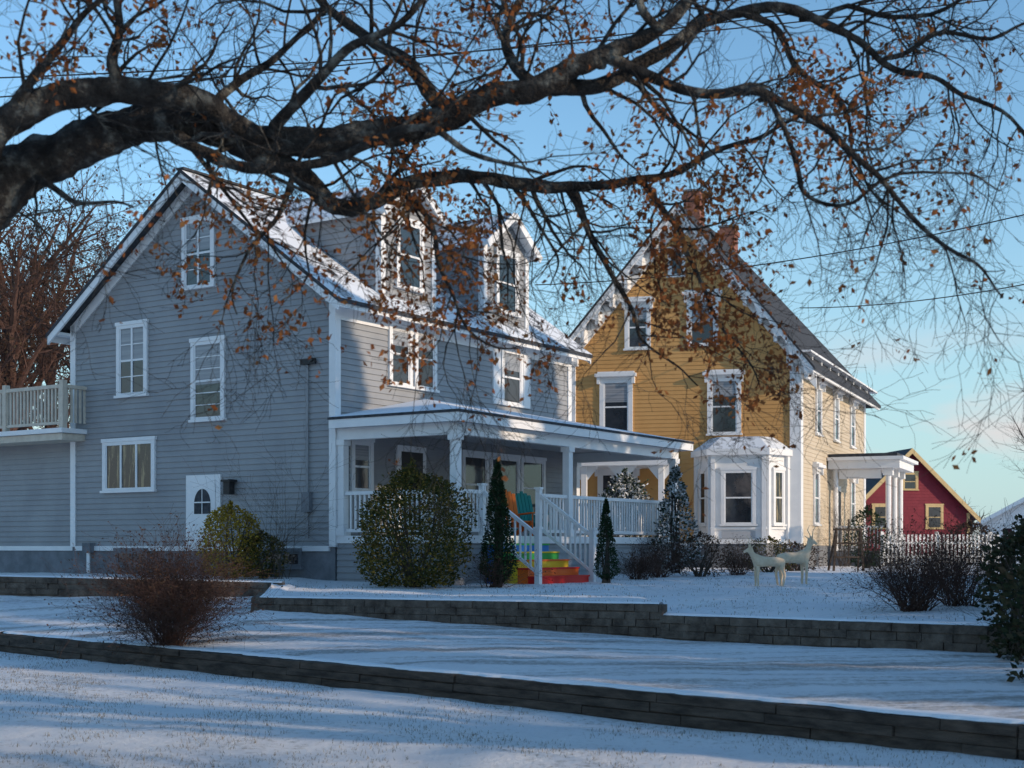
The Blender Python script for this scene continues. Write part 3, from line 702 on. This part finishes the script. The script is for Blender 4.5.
def twigbush(name,cx,cy,rx,h,n_,m_,seed=1,leaf=None,nl=0,thick=.008,nch=(0,5,4,0)):
    random.seed(seed); mb=MB(); z0=gz(cx,cy)
    def lf(pts):
        if leaf and R()<nl: mb.leaf(pts[-1],U(.025,.05),leaf)
    for _ in range(n_):
        a=U(0,6.28); sp=R()**.6
        d=Vector((math.cos(a)*sp*rx,math.sin(a)*sp*rx,h*(1-.35*sp*sp)))
        branch(mb,Vector((cx+U(-.2,.2),cy+U(-.2,.2),z0-.05)),d,d.length*U(.6,1.),thick,1,3,m_,up=.02,nch=nch,wig=.22,sides=(4,4,3,3),leaf=lf)
    return mb.done(name)
leafbush('offscreen_shade_spruce',21.5,17.5,3.4,3.4,17,6500,.6,M_ever,'cone',61,.2,3,-.5)  # out-of-view spruces, added to block sun from the grey house and snow
leafbush('offscreen_shade_spruce',24.,22.5,3.6,3.6,18,6500,.6,M_ever,'cone',62,.2,3,-.5)
leafbush('offscreen_shade_spruce',20.5,12.5,2.8,2.8,12,4500,.55,M_ever,'cone',63,.2,3,-.45)
leafbush('offscreen_shade_spruce',23.5,27.,2.6,2.6,14,4000,.55,M_ever,'cone',64,.2,3,-.45)
leafbush('offscreen_shade_spruce',24,5.,2.6,2.6,10,3500,.55,M_ever,'cone',65,.2,3,-.35)

leafbush('holly_bush',-2.05,28.9,1.2,1.1,2.45,15000,.07,M_green,seed=2,gap=-.42)
leafbush('cypress_shrub',-.3,29.1,.42,.42,2.55,8500,.055,M_ever,'cone',3,gap=-.5)
leafbush('cypress_shrub',2.1,31.2,.30,.30,1.8,5500,.045,M_ever,'cone',4,gap=-.5)
leafbush('golden_shrub',-6.35,31.6,.75,.65,1.6,7500,.06,M_ylw,seed=5,gap=-.4)
leafbush('golden_shrub',-5.65,31.6,.55,.5,1.0,3000,.06,M_green,seed=15,gap=-.4)
twigbush('bare_lilac_shrub',-5.2,31.3,.8,3.1,12,M_twig,6)
twigbush('barberry_bush',-5.25,21.4,1.35,1.45,230,M_redtwig,7,M_brnleaf,.8,.006,(0,6,4,0))
twigbush('barberry_bush',-.4,29.,.9,.7,30,M_redtwig,8,M_brnleaf,.4)
for i,(x,y,rx,h) in enumerate([(3.6,34.5,.9,.95),(4.7,35,.8,1.05),(5.8,36,.8,.85),(7.0,38.,.8,.9),(3.0,33.2,.6,.7),(8.3,41,.9,.8)]):
    if i%2: leafbush('garden_shrub',x,y,rx,rx*.8,h,2000,.055,M_brnleaf if i!=3 else M_green,seed=20+i)
    else: twigbush('garden_shrub',x,y,rx,h,55,M_redtwig,20+i,M_brnleaf,.6)
leafbush('snowy_spruce',4.35,37.2,.75,.7,2.7,4000,.09,M_snowleaf,'cone',31)
leafbush('snowy_spruce',3.35,41.5,.9,.9,2.8,4000,.11,M_snowleaf,'blob',32)
twigbush('forsythia_bush',6.4,22.3,1.1,1.25,110,M_redtwig,33,M_brnleaf,.8)
twigbush('forsythia_bush',7.5,23.5,1.1,1.3,80,M_redtwig,34,M_brnleaf,.8)
leafbush('rhododendron_bush',6.75,17.9,.75,.75,1.75,3200,.10,M_everd,seed=35,gap=-.15)
leafbush('rhododendron_bush',8.8,22.,1.2,1.1,1.7,3500,.11,M_everd,seed=36)
leafbush('rhododendron_bush',5.75,15.3,.45,.45,1.3,700,.10,M_everd,seed=42,gap=-.05,ns=8)
twigbush('rhododendron_stems',6.5,17.8,.8,1.9,12,M_twig,41)
twigbush('bare_lilac_shrub',11.7,49.3,.9,2.6,30,M_twig,37)
leafbush('round_yew',11.6,45.8,.7,.7,1.9,2500,.08,M_ever,seed=38)
leafbush('round_yew',18.,55.,1.2,1.2,1.6,2500,.1,M_brnleaf,seed=39)

random.seed(9); gb=MB(); cnt=0
while cnt<16000:
    x=U(-11,9); y=U(10.6,25.5)
    w1,=tab(T1,x)
    if y>w1-.3: continue
    if noise.noise(Vector((x*.9,y*.9,2)))+.5*noise.noise(Vector((x*4,y*4,2)))+.25*R()<.05: continue
    z=gz(x,y)-.005; hh=U(.015,.05); a=U(0,6.28); dx,dy=math.cos(a)*.004,math.sin(a)*.004
    b0=len(gb.v); gb.v+=[(x-dx,y-dy,z),(x+dx,y+dy,z),(x+U(-.02,.02),y+U(-.02,.02),z+hh)]; gb.f.append((b0,b0+1,b0+2)); gb.m.append(gb.mi(M_grass)); cnt+=1
while cnt<20000:
    x=U(-6,14); y=U(20,34); w2=tab(T2,x)[0]
    if y<w2+.3: continue
    if noise.noise(Vector((x*.9,y*.9,2)))+.25*R()<.02: continue
    z=gz(x,y)-.005; hh=U(.02,.06); a=U(0,6.28); dx,dy=math.cos(a)*.006,math.sin(a)*.006
    b0=len(gb.v); gb.v+=[(x-dx,y-dy,z),(x+dx,y+dy,z),(x+U(-.02,.02),y+U(-.02,.02),z+hh)]; gb.f.append((b0,b0+1,b0+2)); gb.m.append(0); cnt+=1
gb.done('dry_grass_tufts')

# ------------------------------------------------------------ wooden deer
def deer(x,y,ang,s,headup):
    V=[(0,0,.66),(.18,0,.67),(.34,0,.69),(-.2,0,.67),(-.36,0,.67),(-.46,0,.72),
       (.43,0,.82),(.49,0,.97+headup),(.53,0,1.07+headup),(.62,0,1.05+headup),(.72,0,.99+headup)]
    r=[(.12,.14),(.125,.16),(.11,.15),(.12,.14),(.11,.13),(.03,.04),(.08,.10),(.06,.065),(.055,.06),(.045,.045),(.025,.03)]
    E=[(0,1),(1,2),(0,3),(3,4),(4,5),(2,6),(6,7),(7,8),(8,9),(9,10)]
    def add(p,rr,par): V.append(p); r.append((rr,rr)); E.append((par,len(V)-1)); return len(V)-1
    for sy in (-.09,.09):
        i=add((.34,sy,.48),.05,2); i=add((.35,sy,.28),.034,i); i=add((.34,sy,.06),.026,i); add((.36,sy,.0),.028,i)
        i=add((-.34,sy,.50),.065,4); i=add((-.41,sy,.31),.036,i); i=add((-.37,sy,.06),.026,i); add((-.35,sy,.0),.028,i)
        i=add((.51,sy*1.1,1.15+headup),.014,8); add((.47,sy*1.9,1.2+headup),.007,i)
        j=add((.55,sy*.5,1.2+headup),.012,8); j=add((.52,sy*1.3,1.34+headup),.010,j); add((.60,sy*1.6,1.46+headup),.007,j)
    me=bpy.data.meshes.new('wooden_deer'); me.from_pydata(V,E,[]); o=bpy.data.objects.new('wooden_deer',me); sc.collection.objects.link(o)
    md=o.modifiers.new('Skin','SKIN')
    sv=me.skin_vertices[0].data
    for i,q in enumerate(r): sv[i].radius=q
    sv[0].use_root=True
    sb=o.modifiers.new('Sub','SUBSURF'); sb.levels=2; sb.render_levels=2
    me.materials.append(M_pale); o.location=(x,y,gz(x,y)-.01); o.rotation_euler=(0,0,ang); o.scale=(s,s,s)
deer(5.62,30.6,math.pi+.2,.82,-.08); deer(6.25,31.2,.4,.92,0.)
tr=MB(); f=frame((9.3,40.5),(1,.1),(-.1,1))
for a in (0,.9): 
    tr.beam(f(a,0,gz(9.3,40)-.1),f(a+ (.1 if a==0 else -.1),0,1.25),.06,.06,M_wood); tr.beam(f(a,.5,-.1),f(a+(.1 if a==0 else -.1),0.05,1.2),.05,.05,M_wood)
for z in (.4,.8,1.2): tr.beam(f(0,0,z),f(.9,0,z),.05,.05,M_wood)
tr.beam(f(.45,0,.2),f(.45,0,1.5),.04,.04,M_wood)
tr.done('garden_trellis')

def wire(name,p,q,sag,r=.012):
    mb=MB(); p=Vector(p);q=Vector(q); pts=[p.lerp(q,i/30)-Vector((0,0,sag*4*(i/30)*(1-i/30))) for i in range(31)]
    mb.tube(pts,[r]*31,5,M_dark); mb.done(name)
wire('power_line',Sx(535,285,37.8),Sx(1300,140,28),.6,.014); wire('power_line',Sx(800,308,47.5),Sx(1300,215,30),.5,.016)
wire('power_line',Sx(-300,120,16),Sx(1400,-75,18),.25,.009); wire('power_line',Sx(-300,85,16),Sx(1400,-60,18),.4,.009)

# ------------------------------------------------------------ light
el=math.radians(16); rot=math.radians(118)
S=Vector((math.sin(rot)*math.cos(el),math.cos(rot)*math.cos(el),math.sin(el)))
sd=bpy.data.lights.new('sun','SUN'); sd.energy=3.4; sd.angle=math.radians(.5); sd.color=(1,.78,.56)
so=bpy.data.objects.new('sun',sd); sc.collection.objects.link(so); so.rotation_euler=S.to_track_quat('Z','Y').to_euler()
wd=bpy.data.worlds.new('World'); sc.world=wd; wd.use_nodes=True; nt=wd.node_tree;N=nt.nodes;L=nt.links
bg=N['Background']; sky=N.new('ShaderNodeTexSky'); sky.sky_type='NISHITA'; sky.sun_disc=False; sky.sun_elevation=el; sky.sun_rotation=rot
sky.air_density=1.; sky.dust_density=.2; sky.ozone_density=1.
hs=N.new('ShaderNodeHueSaturation'); hs.inputs['Saturation'].default_value=1.15; hs.inputs['Value'].default_value=1.38; L.new(sky.outputs[0],hs.inputs['Color'])
ti=N.new('ShaderNodeMixRGB'); ti.blend_type='MULTIPLY'; ti.inputs[0].default_value=1.; ti.inputs[2].default_value=(.86,1.0,1.06,1); L.new(hs.outputs[0],ti.inputs[1])
tc=N.new('ShaderNodeTexCoord'); sx=N.new('ShaderNodeSeparateXYZ'); L.new(tc.outputs['Generated'],sx.inputs[0])
# pale blue haze towards the horizon
hz=N.new('ShaderNodeMapRange'); hz.inputs[1].default_value=.26; hz.inputs[2].default_value=.0; hz.inputs[3].default_value=0; hz.inputs[4].default_value=.85; L.new(sx.outputs['Z'],hz.inputs[0])
mh=N.new('ShaderNodeMixRGB'); L.new(hz.outputs[0],mh.inputs[0]); L.new(ti.outputs[0],mh.inputs[1]); mh.inputs[2].default_value=(2.6,4.0,4.9,1)
mp=N.new('ShaderNodeMapping'); mp.inputs['Scale'].default_value=(1,1,3.6)
L.new(tc.outputs['Generated'],mp.inputs['Vector'])
nn=N.new('ShaderNodeTexNoise'); nn.inputs['Scale'].default_value=6.; nn.inputs['Detail'].default_value=7; nn.inputs['Roughness'].default_value=.5; L.new(mp.outputs['Vector'],nn.inputs['Vector'])
rr=N.new('ShaderNodeValToRGB'); rr.color_ramp.elements[0].position=.44; rr.color_ramp.elements[1].position=.62; L.new(nn.outputs['Fac'],rr.inputs['Fac'])
mr=N.new('ShaderNodeMapRange'); mr.inputs[1].default_value=.17; mr.inputs[2].default_value=.06; L.new(sx.outputs['Z'],mr.inputs[0])
ml=N.new('ShaderNodeMath'); ml.operation='MULTIPLY'; L.new(rr.outputs['Color'],ml.inputs[0]); L.new(mr.outputs[0],ml.inputs[1])
mx=N.new('ShaderNodeMixRGB'); L.new(ml.outputs[0],mx.inputs[0]); L.new(mh.outputs[0],mx.inputs[1]); mx.inputs[2].default_value=(5.4,4.8,4.7,1)
L.new(mx.outputs[0],bg.inputs['Color']); bg.inputs['Strength'].default_value=.15

cd=bpy.data.cameras.new('camera'); cam=bpy.data.objects.new('camera',cd); sc.collection.objects.link(cam)
cam.location=(0,0,.7); cam.rotation_euler=(math.radians(90),0,0); cd.lens=49.2; cd.sensor_width=36; cd.shift_y=.159; cd.clip_end=4000
cd.dof.use_dof=True; cd.dof.focus_distance=30.; cd.dof.aperture_fstop=2.4
sc.camera=cam
